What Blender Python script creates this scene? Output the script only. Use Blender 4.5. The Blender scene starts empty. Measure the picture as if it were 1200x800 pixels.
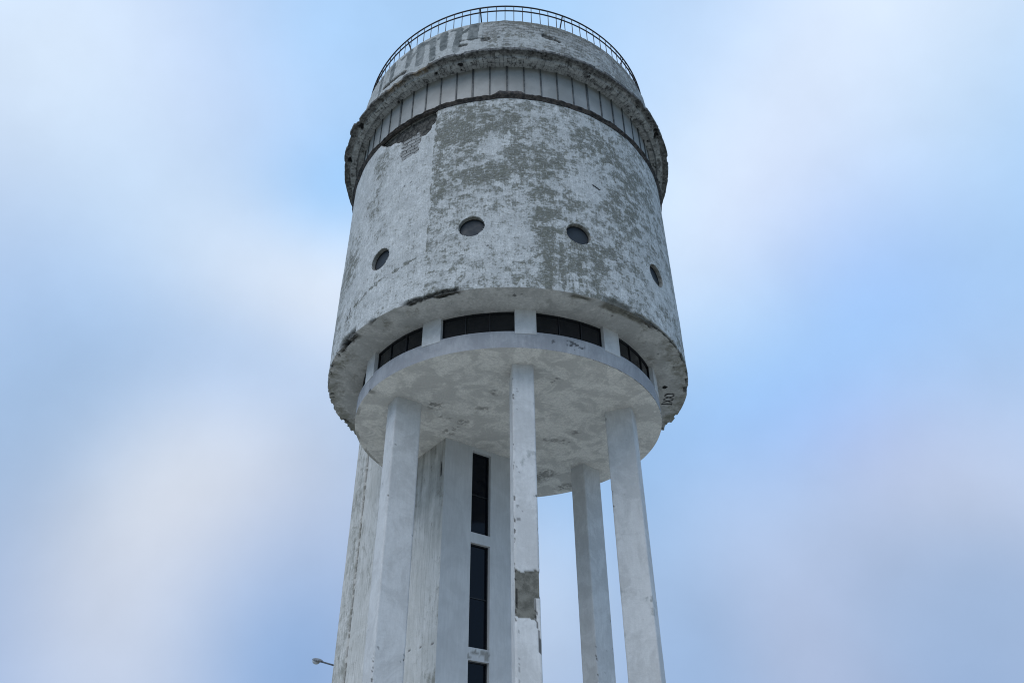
import bpy, math, random
import numpy as np
from mathutils import Matrix, Vector

# ------------------------------------------------------------------ camera
scene = bpy.context.scene
COL = scene.collection
rad = math.radians
EYE = 1.6                                    # the photographer's eye above the ground
PITCH, YAW, ROLL = 0.6200, 0.0063, -0.0105
DIST = 20.847
fw = Vector((math.sin(YAW)*math.cos(PITCH), math.cos(YAW)*math.cos(PITCH), math.sin(PITCH)))
r0 = Vector((math.cos(YAW), -math.sin(YAW), 0)); u0 = r0.cross(fw)
rt = math.cos(ROLL)*r0 + math.sin(ROLL)*u0
up = -math.sin(ROLL)*r0 + math.cos(ROLL)*u0
cd = bpy.data.cameras.new('camera'); cam = bpy.data.objects.new('camera', cd); COL.objects.link(cam)
cd.sensor_width = 36.0; cd.lens = 927.3/1200*36; cd.clip_start = 0.1; cd.clip_end = 5000
M = Matrix.Identity(4)
for i in range(3):
    M[i][0] = rt[i]; M[i][1] = up[i]; M[i][2] = -fw[i]
M[0][3], M[1][3], M[2][3] = 0.0, -DIST, EYE
cam.matrix_world = M
scene.camera = cam

# ------------------------------------------------------------------ light, sky, exposure
SUN_EL, SUN_AZ = 48.0, -28.0                  # veiled sun, behind the camera and to its left (azimuth from the camera's back)
sd = bpy.data.lights.new('sun', 'SUN'); sun = bpy.data.objects.new('sun', sd); COL.objects.link(sun)
sd.energy = 1.3; sd.angle = rad(50); sd.color = (1.0, 0.97, 0.93)
sdir = Vector((math.sin(rad(SUN_AZ))*math.cos(rad(SUN_EL)), -math.cos(rad(SUN_AZ))*math.cos(rad(SUN_EL)), math.sin(rad(SUN_EL))))
sun.rotation_euler = sdir.to_track_quat('Z', 'Y').to_euler()
sun.location = (0, -30, 60)

def view_dir(px, py):                         # sky direction of a cloud bank
    d = fw + (px-600)/927.3*rt - (py-400)/927.3*up
    return d.normalized()

def lin(c):
    return tuple(((x/255)/12.92 if x/255 <= .04045 else ((x/255+.055)/1.055)**2.4) for x in c)

world = bpy.data.worlds.new('World'); scene.world = world; world.use_nodes = True
nt = world.node_tree; nt.nodes.clear(); N = nt.nodes; L = nt.links
SKY_STRENGTH = 0.1
out = N.new('ShaderNodeOutputWorld'); bg = N.new('ShaderNodeBackground'); bg.inputs[1].default_value = SKY_STRENGTH
L.new(bg.outputs[0], out.inputs[0])
tc = N.new('ShaderNodeTexCoord')
sky = N.new('ShaderNodeTexSky'); sky.sky_type = 'NISHITA'; sky.sun_disc = False
sky.sun_elevation = rad(SUN_EL); sky.sun_rotation = math.atan2(sdir.x, sdir.y)
sky.dust_density = 1.5; sky.ozone_density = 1.5
def wnoise(scale, detail, rough=.5):
    n = N.new('ShaderNodeTexNoise'); n.inputs['Scale'].default_value = scale
    n.inputs['Detail'].default_value = detail; n.inputs['Roughness'].default_value = rough
    L.new(tc.outputs['Generated'], n.inputs['Vector']); return n
def vmath(op, a, b=None, s=None):
    n = N.new('ShaderNodeVectorMath'); n.operation = op
    for i, x in enumerate((a, b)):
        if x is None: continue
        if isinstance(x, (tuple, list, Vector)): n.inputs[i].default_value = x
        else: L.new(x, n.inputs[i])
    if s is not None: n.inputs['Scale'].default_value = s
    return n
def wmath(op, a, b=None, clamp=False):
    n = N.new('ShaderNodeMath'); n.operation = op; n.use_clamp = clamp
    for i, x in enumerate((a, b)):
        if x is None: continue
        if isinstance(x, (int, float)): n.inputs[i].default_value = x
        else: L.new(x, n.inputs[i])
    return n.outputs[0]
def wmix(f, a, b):
    n = N.new('ShaderNodeMix'); n.data_type = 'RGBA'
    if isinstance(f, (int, float)): n.inputs[0].default_value = f
    else: L.new(f, n.inputs[0])
    for i, x in ((6, a), (7, b)):
        if isinstance(x, tuple): n.inputs[i].default_value = (*x, 1)
        else: L.new(x, n.inputs[i])
    return n.outputs[2]
K = 1/SKY_STRENGTH
def sc(c, k=1.0): return tuple(v*K*k for v in lin(c))
warp_n = wnoise(1.7, 3)
w1 = vmath('SUBTRACT', warp_n.outputs['Color'], (.5, .5, .5))
w2 = vmath('SCALE', w1.outputs[0], s=.05)
w3 = vmath('ADD', tc.outputs['Generated'], w2.outputs[0])
w4 = vmath('NORMALIZE', w3.outputs[0])
dirw = w4.outputs[0]
# high thin veil over the blue: more veil low down
veil = wmix(.80, sky.outputs[0], sc((160, 200, 247)))
nbig = wnoise(2.3, 5, .5)
m = wmath('MULTIPLY', wmath('SUBTRACT', nbig.outputs['Fac'], .47), 2.6, True)
colr = wmix(m, veil, sc((184, 212, 246)))
# cloud banks: (where they stand, softness, density, colour)
BANKS = [
 ((1140, 490), 130, 0.8, (171,200,238)),
 ((180, 330), 40, 0.8, (150,185,226)),
 ((30, 30), 50, 0.9, (205,228,260)),
 ((150, 190), 70, 0.85, (215,232,252)),
 ((110, 90), 70, 0.7, (233,249,262)),
 ((-160, 300), 30, 0.7, (211,226,247)),
 ((40, 380), 70, 0.8, (173,197,232)),
 ((250, 240), 90, 0.7, (185,220,252)),
 ((350, 330), 90, 0.9, (262,262,262)),
 ((20, 500), 60, 0.8, (179,209,248)),
 ((120, 640), 60, 0.7, (214,222,238)),
 ((180, 560), 50, 0.9, (115,164,209)),
 ((60, 740), 60, 0.8, (141,169,212)),
 ((290, 500), 80, 0.8, (169,202,245)),
 ((260, 620), 80, 0.7, (255,251,243)),
 ((360, 690), 80, 0.9, (182,197,225)),
 ((250, 770), 80, 0.8, (234,238,248)),
 ((350, 790), 80, 0.8, (116,163,217)),
 ((385, 180), 160, 0.9, (121,196,256)),
 ((300, 70), 80, 0.8, (209,222,248)),
 ((400, 30), 90, 0.8, (172,212,254)),
 ((950, 60), 50, 0.9, (222,231,254)),
 ((820, 140), 70, 0.9, (168,209,254)),
 ((860, 230), 80, 0.9, (210,241,262)),
 ((1120, 60), 50, 0.8, (243,252,261)),
 ((760, 30), 90, 0.8, (192,218,249)),
 ((1020, 200), 70, 0.8, (225,232,257)),
 ((1150, 330), 60, 0.9, (145,196,250)),
 ((1150, 180), 60, 0.8, (243,250,252)),
 ((930, 340), 70, 0.9, (241,243,253)),
 ((1020, 420), 80, 0.9, (110,171,258)),
 ((860, 430), 90, 0.85, (208,231,253)),
 ((850, 560), 90, 0.8, (115,177,235)),
 ((960, 520), 110, 0.8, (148,205,257)),
 ((1060, 515), 140, 0.8, (154,217,260)),
 ((1180, 540), 90, 0.8, (110,189,249)),
 ((1040, 600), 100, 0.9, (110,137,245)),
 ((940, 640), 110, 0.9, (112,186,252)),
 ((1150, 640), 90, 0.8, (232,239,244)),
 ((830, 680), 90, 0.8, (223,229,246)),
 ((700, 620), 90, 0.8, (125,182,237)),
 ((650, 740), 90, 0.8, (225,242,262)),
 ((860, 780), 70, 0.9, (138,180,225)),
 ((1050, 760), 80, 0.9, (216,217,236)),
 ((1150, 790), 70, 0.8, (110,153,200)),
 ((600, 5), 90, 0.8, (175,216,256)),
 ((1330, 500), 30, 0.7, (203,208,229)),
 ((1330, 200), 30, 0.7, (153,204,253)),
 ((600, 950), 25, 0.6, (151,170,205)),
 ((1190, 705), 260, 0.7, (154,180,216)),
 ((1050, 700), 200, 0.45, (158,184,219)),
]
for (p, k, dens, c) in BANKS:
    d = vmath('DOT_PRODUCT', dirw, tuple(view_dir(*p)))
    e = wmath('EXPONENT', wmath('MULTIPLY', wmath('SUBTRACT', d.outputs['Value'], 1.0), float(k)))
    colr = wmix(wmath('MULTIPLY', e, dens), colr, sc(c))
nf = wnoise(5.5, 6, .55)
ff = N.new('ShaderNodeMapRange'); ff.inputs['From Min'].default_value = .3; ff.inputs['From Max'].default_value = .7
ff.inputs['To Min'].default_value = .95; ff.inputs['To Max'].default_value = 1.05
L.new(nf.outputs['Fac'], ff.inputs['Value'])
fin = vmath('SCALE', colr); L.new(ff.outputs[0], fin.inputs['Scale'])
L.new(fin.outputs[0], bg.inputs[0])

scene.view_settings.view_transform = 'Standard'
scene.view_settings.look = 'None'
scene.view_settings.exposure = 0.0
scene.view_settings.gamma = 1.0
scene.view_settings.use_curve_mapping = False
scene.render.engine = 'CYCLES'
scene.render.resolution_x = 1024; scene.render.resolution_y = 682
random.seed(4)
scene.cycles.filter_width = 1.05

# ------------------------------------------------------------------ helpers
def link(o, parent=None):
    COL.objects.link(o)
    if parent: o.parent = parent
    return o
def empty(name, loc=(0, 0, 0), rz=0.0):
    o = bpy.data.objects.new(name, None); o.location = loc; o.rotation_euler = (0, 0, rz); COL.objects.link(o); return o

# lattice noise in numpy, used for the shape of damage and dirt
_r = np.random.RandomState(11); _T = _r.rand(65536)
def _h(i, j, k, s):
    return _T[((i*73856093) ^ (j*19349663) ^ (k*83492791) ^ (s*2654435)) & 65535]
def vnoise(p, seed=0):
    p = np.asarray(p, float); f = np.floor(p).astype(np.int64); t = p-f; t = t*t*(3-2*t)
    r = 0
    for a in (0, 1):
        for b in (0, 1):
            for c in (0, 1):
                w = (t[..., 0] if a else 1-t[..., 0])*(t[..., 1] if b else 1-t[..., 1])*(t[..., 2] if c else 1-t[..., 2])
                r = r+w*_h(f[..., 0]+a, f[..., 1]+b, f[..., 2]+c, seed)
    return r
def fbm(p, scale, octv=4, seed=0, gain=.5):
    p = np.asarray(p, float)*np.asarray(scale, float); s = 0; a = 1; n = 0
    for o in range(octv):
        s = s+a*vnoise(p+7.3*o, seed+o*13); n += a; a *= gain; p = p*2.03
    return s/n
def sstep(a, b, x):
    t = np.clip((x-a)/(b-a), 0, 1); return t*t*(3-2*t)
def inpoly(x, y, poly):
    r = np.zeros(x.shape, bool); n = len(poly)
    for i in range(n):
        x1, y1 = poly[i]; x2, y2 = poly[(i+1) % n]
        if y1 == y2: continue
        c = ((y1 > y) != (y2 > y)) & (x < (x2-x1)*(y-y1)/(y2-y1)+x1); r ^= c
    return r
def segd(x, y, a, b):
    ax, ay = a; bx, by = b; dx, dy = bx-ax, by-ay
    t = np.clip(((x-ax)*dx+(y-ay)*dy)/(dx*dx+dy*dy+1e-12), 0, 1)
    return np.hypot(x-ax-t*dx, y-ay-t*dy)

def grid(name, P, mat, parent=None, closed=False, uv=None, m1=None, m2=None, keep=None, flip=False, smooth=True):
    """P: rows x cols x 3; closed joins the last column to the first"""
    R, C = P.shape[:2]
    me = bpy.data.meshes.new(name)
    idx = np.arange(R*C).reshape(R, C)
    if closed: nxt = np.roll(idx, -1, axis=1)
    else: nxt = idx[:, 1:]; idx = idx[:, :-1]
    q = np.stack([idx[:-1], nxt[:-1], nxt[1:], idx[1:]], -1)
    if flip: q = q[..., ::-1]
    if keep is not None: q = q[keep]
    q = q.reshape(-1, 4)
    V = P.reshape(-1, 3).astype(np.float32)
    me.vertices.add(len(V)); me.vertices.foreach_set('co', V.ravel())
    me.loops.add(q.size); me.loops.foreach_set('vertex_index', q.ravel().astype(np.int32))
    me.polygons.add(len(q)); me.polygons.foreach_set('loop_start', np.arange(0, q.size, 4, dtype=np.int32))
    me.polygons.foreach_set('loop_total', np.full(len(q), 4, np.int32))
    me.update(calc_edges=True)
    if uv is not None:
        ul = me.uv_layers.new(name='UVMap'); U = uv.reshape(-1, 2)[q.ravel()].astype(np.float32)
        if closed:                                           # keep the seam column from wrapping back
            U = U.reshape(-1, 4, 2); span = uv[..., 0].max()-uv[..., 0].min()
            bad = (U[..., 0].max(1)-U[..., 0].min(1)) > span/2
            lo = U[..., 0] < (uv[..., 0].min()+span/2)
            U[..., 0] = np.where(bad[:, None] & lo, U[..., 0]+span+span/(C-1), U[..., 0]); U = U.reshape(-1, 2)
        ul.data.foreach_set('uv', U.ravel())
    for nm, mm in (('m1', m1), ('m2', m2)):
        if mm is None: continue
        at = me.attributes.new(nm, 'FLOAT_COLOR', 'POINT')
        A = np.ones((R*C, 4), np.float32); A[:, :3] = np.clip(mm.reshape(-1, 3), 0, 1)
        at.data.foreach_set('color', A.ravel())
    if smooth: me.polygons.foreach_set('use_smooth', np.ones(len(q), bool))
    me.validate(); me.materials.append(mat)
    o = bpy.data.objects.new(name, me); return link(o, parent)

class MB:
    """collects boxes, bars and lathes into one mesh"""
    def __init__(s): s.v = []; s.f = []
    def add(s, V, F):
        b = len(s.v); s.v += [tuple(x) for x in V]; s.f += [tuple(b+i for i in f) for f in F]
    def box(s, c, h, ax=None, bev=0.0):
        ax = ax or (Vector((1, 0, 0)), Vector((0, 1, 0)), Vector((0, 0, 1)))
        c = Vector(c); V = []
        for i in (-1, 1):
            for j in (-1, 1):
                for k in (-1, 1): V.append(c+ax[0]*h[0]*i+ax[1]*h[1]*j+ax[2]*h[2]*k)
        s.add(V, [(0, 1, 3, 2), (4, 6, 7, 5), (0, 4, 5, 1), (2, 3, 7, 6), (0, 2, 6, 4), (1, 5, 7, 3)])
    def tube(s, a, b, r, n=8, r2=None):
        a = Vector(a); b = Vector(b); d = (b-a).normalized(); x = d.orthogonal().normalized(); y = d.cross(x); r2 = r if r2 is None else r2
        V = [a+(x*math.cos(t)+y*math.sin(t))*r for t in [2*math.pi*i/n for i in range(n)]]
        V += [b+(x*math.cos(t)+y*math.sin(t))*r2 for t in [2*math.pi*i/n for i in range(n)]]
        s.add(V, [(i, (i+1) % n, n+(i+1) % n, n+i) for i in range(n)]+[tuple(range(n))[::-1], tuple(range(n, 2*n))])
    def sweep_ring(s, prof, a0, a1, n):
        """closed profile [(r,z)] swept from azimuth a0 to a1 (degrees)"""
        full = abs(a1-a0) >= 359.99; k = len(prof); V = []
        m_ = n if full else n+1
        for i in range(m_):
            a = rad(a0+(a1-a0)*i/n); c, d = math.sin(a), -math.cos(a)
            for r, z in prof: V.append((r*c, r*d, z))
        F = []
        for i in range(n):
            j = (i+1) % m_
            for q in range(k):
                w = (q+1) % k; F.append((i*k+q, j*k+q, j*k+w, i*k+w))
        if not full: F += [tuple(range(k))[::-1], tuple((m_-1)*k+q for q in range(k))]
        s.add(V, F)
    def build(s, name, mat, parent=None, smooth=False, bevel=0):
        me = bpy.data.meshes.new(name); me.from_pydata(s.v, [], s.f); me.update()
        import bmesh
        bm = bmesh.new(); bm.from_mesh(me); bmesh.ops.recalc_face_normals(bm, faces=bm.faces)
        if bevel:
            ed = [e for e in bm.edges if len(e.link_faces) == 2 and e.calc_face_angle(0) > .7]
            bmesh.ops.bevel(bm, geom=ed, offset=bevel, segments=2, affect='EDGES', profile=.5)
        bm.to_mesh(me); bm.free()
        me.materials.append(mat)
        if smooth:
            for p in me.polygons: p.use_smooth = True
        o = bpy.data.objects.new(name, me); return link(o, parent)

# ------------------------------------------------------------------ materials
class NB:
    def __init__(s, name):
        s.m = bpy.data.materials.new(name); s.m.use_nodes = True; s.t = s.m.node_tree; s.b = s.t.nodes['Principled BSDF']
        s.tc = s.t.nodes.new('ShaderNodeTexCoord')
    def n(s, k): return s.t.nodes.new(k)
    def l(s, a, b): s.t.links.new(a, b)
    def put(s, sock, x):
        if isinstance(x, (int, float)): sock.default_value = x
        elif isinstance(x, tuple): sock.default_value = (*x, 1) if len(sock.default_value) == 4 and len(x) == 3 else x
        else: s.l(x, sock)
    def noise(s, scale, detail=4, rough=.55, vec=None, dist=0.0, stretch=None):
        n = s.n('ShaderNodeTexNoise'); n.inputs['Scale'].default_value = scale; n.inputs['Detail'].default_value = detail
        n.inputs['Roughness'].default_value = rough; n.inputs['Distortion'].default_value = dist
        v = vec if vec is not None else s.tc.outputs['Object']
        if stretch:
            mp = s.n('ShaderNodeMapping'); mp.inputs['Scale'].default_value = stretch; s.l(v, mp.inputs[0]); v = mp.outputs[0]
        s.l(v, n.inputs['Vector']); return n.outputs['Fac']
    def math(s, op, a, b=0.0, c=None, clamp=False):
        n = s.n('ShaderNodeMath'); n.operation = op; n.use_clamp = clamp
        s.put(n.inputs[0], a); s.put(n.inputs[1], b)
        if c is not None: s.put(n.inputs[2], c)
        return n.outputs[0]
    def ramp(s, x, a, b, lo=0.0, hi=1.0):
        n = s.n('ShaderNodeMapRange'); n.interpolation_type = 'SMOOTHSTEP'
        s.put(n.inputs['Value'], x); s.put(n.inputs['From Min'], a); s.put(n.inputs['From Max'], b)
        n.inputs['To Min'].default_value = lo; n.inputs['To Max'].default_value = hi; return n.outputs[0]
    def mix(s, f, a, b):
        n = s.n('ShaderNodeMix'); n.data_type = 'RGBA'; s.put(n.inputs[0], f); s.put(n.inputs[6], a); s.put(n.inputs[7], b); return n.outputs[2]
    def attr(s, name):
        a = s.n('ShaderNodeAttribute'); a.attribute_name = name
        x = s.n('ShaderNodeSeparateColor'); s.l(a.outputs['Color'], x.inputs[0]); return x.outputs
    def bump(s, h, strength, dist, prev=None):
        n = s.n('ShaderNodeBump'); n.inputs['Strength'].default_value = strength; n.inputs['Distance'].default_value = dist
        s.l(h, n.inputs['Height'])
        if prev is not None: s.l(prev, n.inputs['Normal'])
        return n.outputs[0]

def paint(name, white=(.60, .61, .59), white2=(.48, .49, .47), loss=(.19, .185, .155), amount=.0, sharp=.05,
          scale=1.0, horiz=1.0, vert=1.0, bump=.6, specks=.5, streak=0.0, mott=.28, fl=.35, tn=(.34, .66), gl=.40, grain=.0, fs=16):
    """old whitewash over plaster: paint loss in blotches and brush strokes.
    m1 = (rubble, extra paint loss, hole with its shade painted in)   m2 = (bare brick, dark lettering stain, bare concrete)"""
    b = NB(name); m1 = b.attr('m1'); m2 = b.attr('m2')
    big = b.noise(.55*scale, 4, .6)
    mid = b.noise(2.6*scale, 8, .68, dist=.4)
    hz = b.noise(2.2*scale, 8, .7, stretch=(1.4, 1.4, 7.0))
    vt = b.noise(2.6*scale, 8, .7, stretch=(5.5, 5.5, .8))
    fine = b.noise(fs*scale, 7, .72, dist=.5)
    tot = b.math('MULTIPLY', mid, .9)
    tot = b.math('MULTIPLY_ADD', hz, .5*horiz, tot)
    tot = b.math('MULTIPLY_ADD', vt, .5*vert, tot)
    tot = b.math('MULTIPLY_ADD', fine, fl, tot)
    tot = b.math('MULTIPLY_ADD', big, .5, tot)
    mean = .5*(.9+.5*horiz+.5*vert+fl+.5)
    tot = b.math('MULTIPLY_ADD', m1[1], gl, tot)
    lossm = b.ramp(tot, mean+.17-amount-sharp, mean+.17-amount+sharp*2.2)
    tone = b.ramp(b.noise(1.1*scale, 9, .7, dist=.6), *tn)
    tone2 = b.ramp(vt, .35, .65)
    base = b.mix(tone, white2, white)
    base = b.mix(b.math('MULTIPLY', tone2, mott), base, tuple(x*.78 for x in white2))
    if streak:
        st = b.ramp(b.noise(3.2, 7, .7, stretch=(4.5, 4.5, .28)), .46, .66)
        base = b.mix(b.math('MULTIPLY', st, streak), base, (.22, .22, .19))
    if grain > .3:
        scr = b.ramp(b.noise(7*scale, 8, .78, stretch=(.8, .8, 2.6), dist=.3), .50, .60)
        scr2 = b.ramp(b.noise(6*scale, 8, .78, stretch=(2.6, 2.6, .6)), .53, .62)
        lossm = b.math('MULTIPLY', lossm, b.math('SUBTRACT', 1.0, b.math('MULTIPLY', b.math('MAXIMUM', scr, scr2), .6)))
    if grain:
        g1 = b.ramp(b.noise(9*scale, 6, .75, dist=.8), .36, .64); base = b.mix(b.math('MULTIPLY', b.math('SUBTRACT', 1.0, g1), grain), base, (.30, .305, .29))
        g2 = b.ramp(b.noise(13*scale, 4, .7), .58, .7); base = b.mix(b.math('MULTIPLY', g2, grain), base, (.78, .79, .78))
    lossc = b.mix(b.ramp(fine, .3, .7), tuple(x*.72 for x in loss), tuple(x*1.35 for x in loss))
    col = b.mix(lossm, base, lossc)
    sp = b.ramp(b.noise(34, 3, .6), .68, .74)
    col = b.mix(b.math('MULTIPLY', sp, specks), col, (.12, .12, .11))
    col = b.mix(m2[1], col, b.mix(b.ramp(fine, .35, .65), (.10, .112, .108), (.19, .205, .20)))
    conc = b.mix(b.ramp(b.noise(5, 8, .7), .35, .65), (.105, .102, .086), (.20, .193, .165))
    col = b.mix(m2[2], col, conc)
    # whitewashed brick courses
    br = b.n('ShaderNodeTexBrick'); br.inputs['Scale'].default_value = 1.0
    br.inputs['Brick Width'].default_value = .34; br.inputs['Row Height'].default_value = .15; br.inputs['Mortar Size'].default_value = .013
    br.inputs['Color1'].default_value = (.40, .40, .385, 1); br.inputs['Color2'].default_value = (.28, .28, .265, 1); br.inputs['Mortar'].default_value = (.05, .05, .046, 1)
    wv = b.n('ShaderNodeVectorMath'); wv.operation = 'MULTIPLY_ADD'
    nz = b.n('ShaderNodeTexNoise'); nz.inputs['Scale'].default_value = 5; b.l(b.tc.outputs['Object'], nz.inputs['Vector'])
    b.l(nz.outputs['Color'], wv.inputs[0]); wv.inputs[1].default_value = (.15, .15, .15); b.l(b.tc.outputs['UV'], wv.inputs[2])
    b.l(wv.outputs[0], br.inputs['Vector'])
    col = b.mix(m2[0], col, b.mix(b.ramp(fine, .4, .75, 0, .6), br.outputs['Color'], (.16, .155, .14)))
    rub = b.mix(b.ramp(b.noise(7, 9, .75), .4, .62), (.035, .034, .031), (.15, .145, .128))
    col = b.mix(m1[0], col, rub)
    col = b.mix(m1[2], col, (.012, .012, .012))  # holes and cracks: near-black stands in for the shade of their depth
    b.l(col, b.b.inputs['Base Color'])
    b.b.inputs['Roughness'].default_value = .88; b.b.inputs['Specular IOR Level'].default_value = .25
    h = b.math('MULTIPLY_ADD', lossm, -.35, b.math('MULTIPLY_ADD', mid, .8, b.math('MULTIPLY', fine, .5)))
    h = b.math('MULTIPLY_ADD', hz, .5, h)
    nrm = b.bump(h, bump, .03)
    hb = b.math('MULTIPLY', br.outputs['Fac'], m2[0]); hb = b.math('MULTIPLY', hb, -1.0)
    hr = b.math('MULTIPLY', b.noise(9, 8, .8), m1[0])
    hh = b.math('MULTIPLY_ADD', hr, 2.5, hb)
    nrm = b.bump(hh, .9, .04, nrm)
    b.l(nrm, b.b.inputs['Normal'])
    return b.m

M_wall = paint('worn whitewash', white=(.74, .75, .73), white2=(.60, .61, .595), loss=(.165, .167, .138), amount=.045, sharp=.125, horiz=1.2, vert=1.1, bump=1.1, mott=.35, fl=1.6, fs=9, gl=.46, grain=.6, scale=1.3, tn=(.42, .58))
M_par = paint('worn whitewash on brick', amount=.06, sharp=.10, horiz=1.6, vert=.4, bump=1.2, mott=.4, fl=1.3, fs=7, grain=.4, scale=1.2)
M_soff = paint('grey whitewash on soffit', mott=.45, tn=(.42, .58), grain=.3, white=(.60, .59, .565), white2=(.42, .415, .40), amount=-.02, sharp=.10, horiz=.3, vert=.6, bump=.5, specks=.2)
M_under = paint('trowelled underside', mott=.5, tn=(.43, .57), white=(.80, .775, .725), white2=(.56, .545, .515), loss=(.44, .425, .395), amount=.02, sharp=.25, horiz=.2, vert=.4, bump=1.0, fl=.6, specks=.1, scale=1.3)
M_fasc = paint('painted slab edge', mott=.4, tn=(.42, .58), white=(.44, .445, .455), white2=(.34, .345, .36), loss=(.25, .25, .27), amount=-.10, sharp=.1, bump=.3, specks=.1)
M_col = paint('painted column', mott=.2, tn=(.42, .58), grain=.14, white=(.66, .66, .65), white2=(.55, .55, .54), loss=(.36, .37, .36), amount=-.12, sharp=.08, horiz=.5, bump=.35, specks=.12)
M_shaft = paint('painted stair shaft', white=(.60, .61, .61), white2=(.52, .53, .53), loss=(.33, .335, .33), amount=-.16, sharp=.1, horiz=.4, bump=.3, specks=.12)
M_side = paint('streaked stair shaft side', white=(.68, .665, .63), white2=(.55, .54, .50), loss=(.24, .235, .20), amount=.01, sharp=.12, horiz=.1, vert=1.3, bump=.7, specks=.25, streak=.3, fl=.7)

def corn_mat():
    b = NB('crumbling cornice brick'); m1 = b.attr('m1'); m2 = b.attr('m2')
    br = b.n('ShaderNodeTexBrick'); br.offset = 0.0
    br.inputs['Brick Width'].default_value = .135; br.inputs['Row Height'].default_value = .9; br.inputs['Mortar Size'].default_value = .007; br.inputs['Scale'].default_value = 1
    wv = b.n('ShaderNodeVectorMath'); wv.operation = 'MULTIPLY_ADD'
    nz = b.n('ShaderNodeTexNoise'); nz.inputs['Scale'].default_value = 4; b.l(b.tc.outputs['Object'], nz.inputs['Vector'])
    b.l(nz.outputs['Color'], wv.inputs[0]); wv.inputs[1].default_value = (.16, .16, .16); b.l(b.tc.outputs['UV'], wv.inputs[2])
    b.l(wv.outputs[0], br.inputs['Vector'])
    br.inputs['Color1'].default_value = (.44, .445, .44, 1); br.inputs['Color2'].default_value = (.32, .32, .315, 1); br.inputs['Mortar'].default_value = (.14, .14, .135, 1)
    blot = b.ramp(b.noise(3.6, 9, .78), .53, .59)
    rub = b.mix(b.ramp(b.noise(8, 8, .75), .4, .62), (.05, .049, .046), (.20, .198, .19))
    wht = b.ramp(b.noise(4.5, 9, .75), .49, .56)
    col = b.mix(b.math('MULTIPLY', wht, .8), br.outputs['Color'], (.52, .53, .52))
    col = b.mix(b.math('MULTIPLY', blot, .85), col, rub)
    col = b.mix(m1[0], col, rub)
    col = b.mix(b.math('MULTIPLY', m1[1], b.ramp(b.noise(6, 6, .7), .35, .6)), col, (.17, .125, .07))
    col = b.mix(m1[2], col, (.012, .012, .012))  # cavities painted near-black in place of the shade inside them
    b.l(col, b.b.inputs['Base Color']); b.b.inputs['Roughness'].default_value = .92
    h = b.math('MULTIPLY_ADD', br.outputs['Fac'], -.25, b.math('MULTIPLY_ADD', blot, -.7, b.noise(9, 8, .75)))
    b.l(b.bump(h, .8, .03), b.b.inputs['Normal'])
    return b.m
M_corn = corn_mat()

def plain(name, c1, c2, rough=.7, metal=0.0, scale=6, bump=.2, spec=.5, lo=.38, hi=.62):
    b = NB(name); f = b.noise(scale, 7, .65)
    b.l(b.mix(b.ramp(f, lo, hi), c1, c2), b.b.inputs['Base Color'])
    b.b.inputs['Roughness'].default_value = rough; b.b.inputs['Metallic'].default_value = metal; b.b.inputs['Specular IOR Level'].default_value = spec
    if bump: b.l(b.bump(f, bump, .02), b.b.inputs['Normal'])
    return b.m
M_rust = plain('rusted flashing', (.016, .015, .014), (.085, .07, .06), .85, 0, 7, .8)
M_rail = plain('dark painted rail', (.018, .017, .018), (.045, .032, .030), .6, .2, 9, .2)
M_seam = plain('seam strip', (.045, .048, .05), (.12, .125, .12), .6, .1, 8, .2)
M_frame = plain('dark window frame', (.006, .007, .009), (.012, .013, .015), .5, 0, 8, .0)
M_rim = plain('porthole reveal', (.15, .15, .13), (.30, .295, .27), .85, 0, 9, .6)
M_roof = plain('bitumen roof', (.05, .05, .05), (.09, .09, .085), .9, 0, 3, .4)

def panel_mat():
    b = NB('frosted panel'); f = b.noise(1.3, 6, .6); g = b.noise(9, 6, .7, stretch=(4, 4, .5))
    c = b.mix(b.ramp(f, .35, .65), (.28, .28, .262), (.355, .355, .335))
    c = b.mix(b.ramp(g, .5, .72, 0, .45), c, (.25, .25, .235))
    b.l(c, b.b.inputs['Base Color']); b.b.inputs['Roughness'].default_value = .5; b.b.inputs['Specular IOR Level'].default_value = .5
    return b.m
M_panel = panel_mat()
def glass(name, c, rough, wob=.02, ior=1.5):
    b = NB(name); b.b.inputs['Base Color'].default_value = (*c, 1); b.b.inputs['IOR'].default_value = ior
    f = b.noise(1.2, 2, .5)
    b.l(b.ramp(b.noise(3, 6, .6), .3, .7, rough*.7, rough*1.5), b.b.inputs['Roughness'])
    b.l(b.bump(f, wob, .3), b.b.inputs['Normal'])
    return b.m
M_dark = glass('dark window glass', (.006, .008, .011), .12)
M_tall = glass('dark blue window glass', (.001, .003, .007), .06, ior=1.28)
M_port = glass('dusty porthole glass', (.040, .048, .056), .5, ior=1.25)
M_letter = plain('black spray marks', (.02, .02, .02), (.05, .05, .05), .8, 0, 20, 0)

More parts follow.
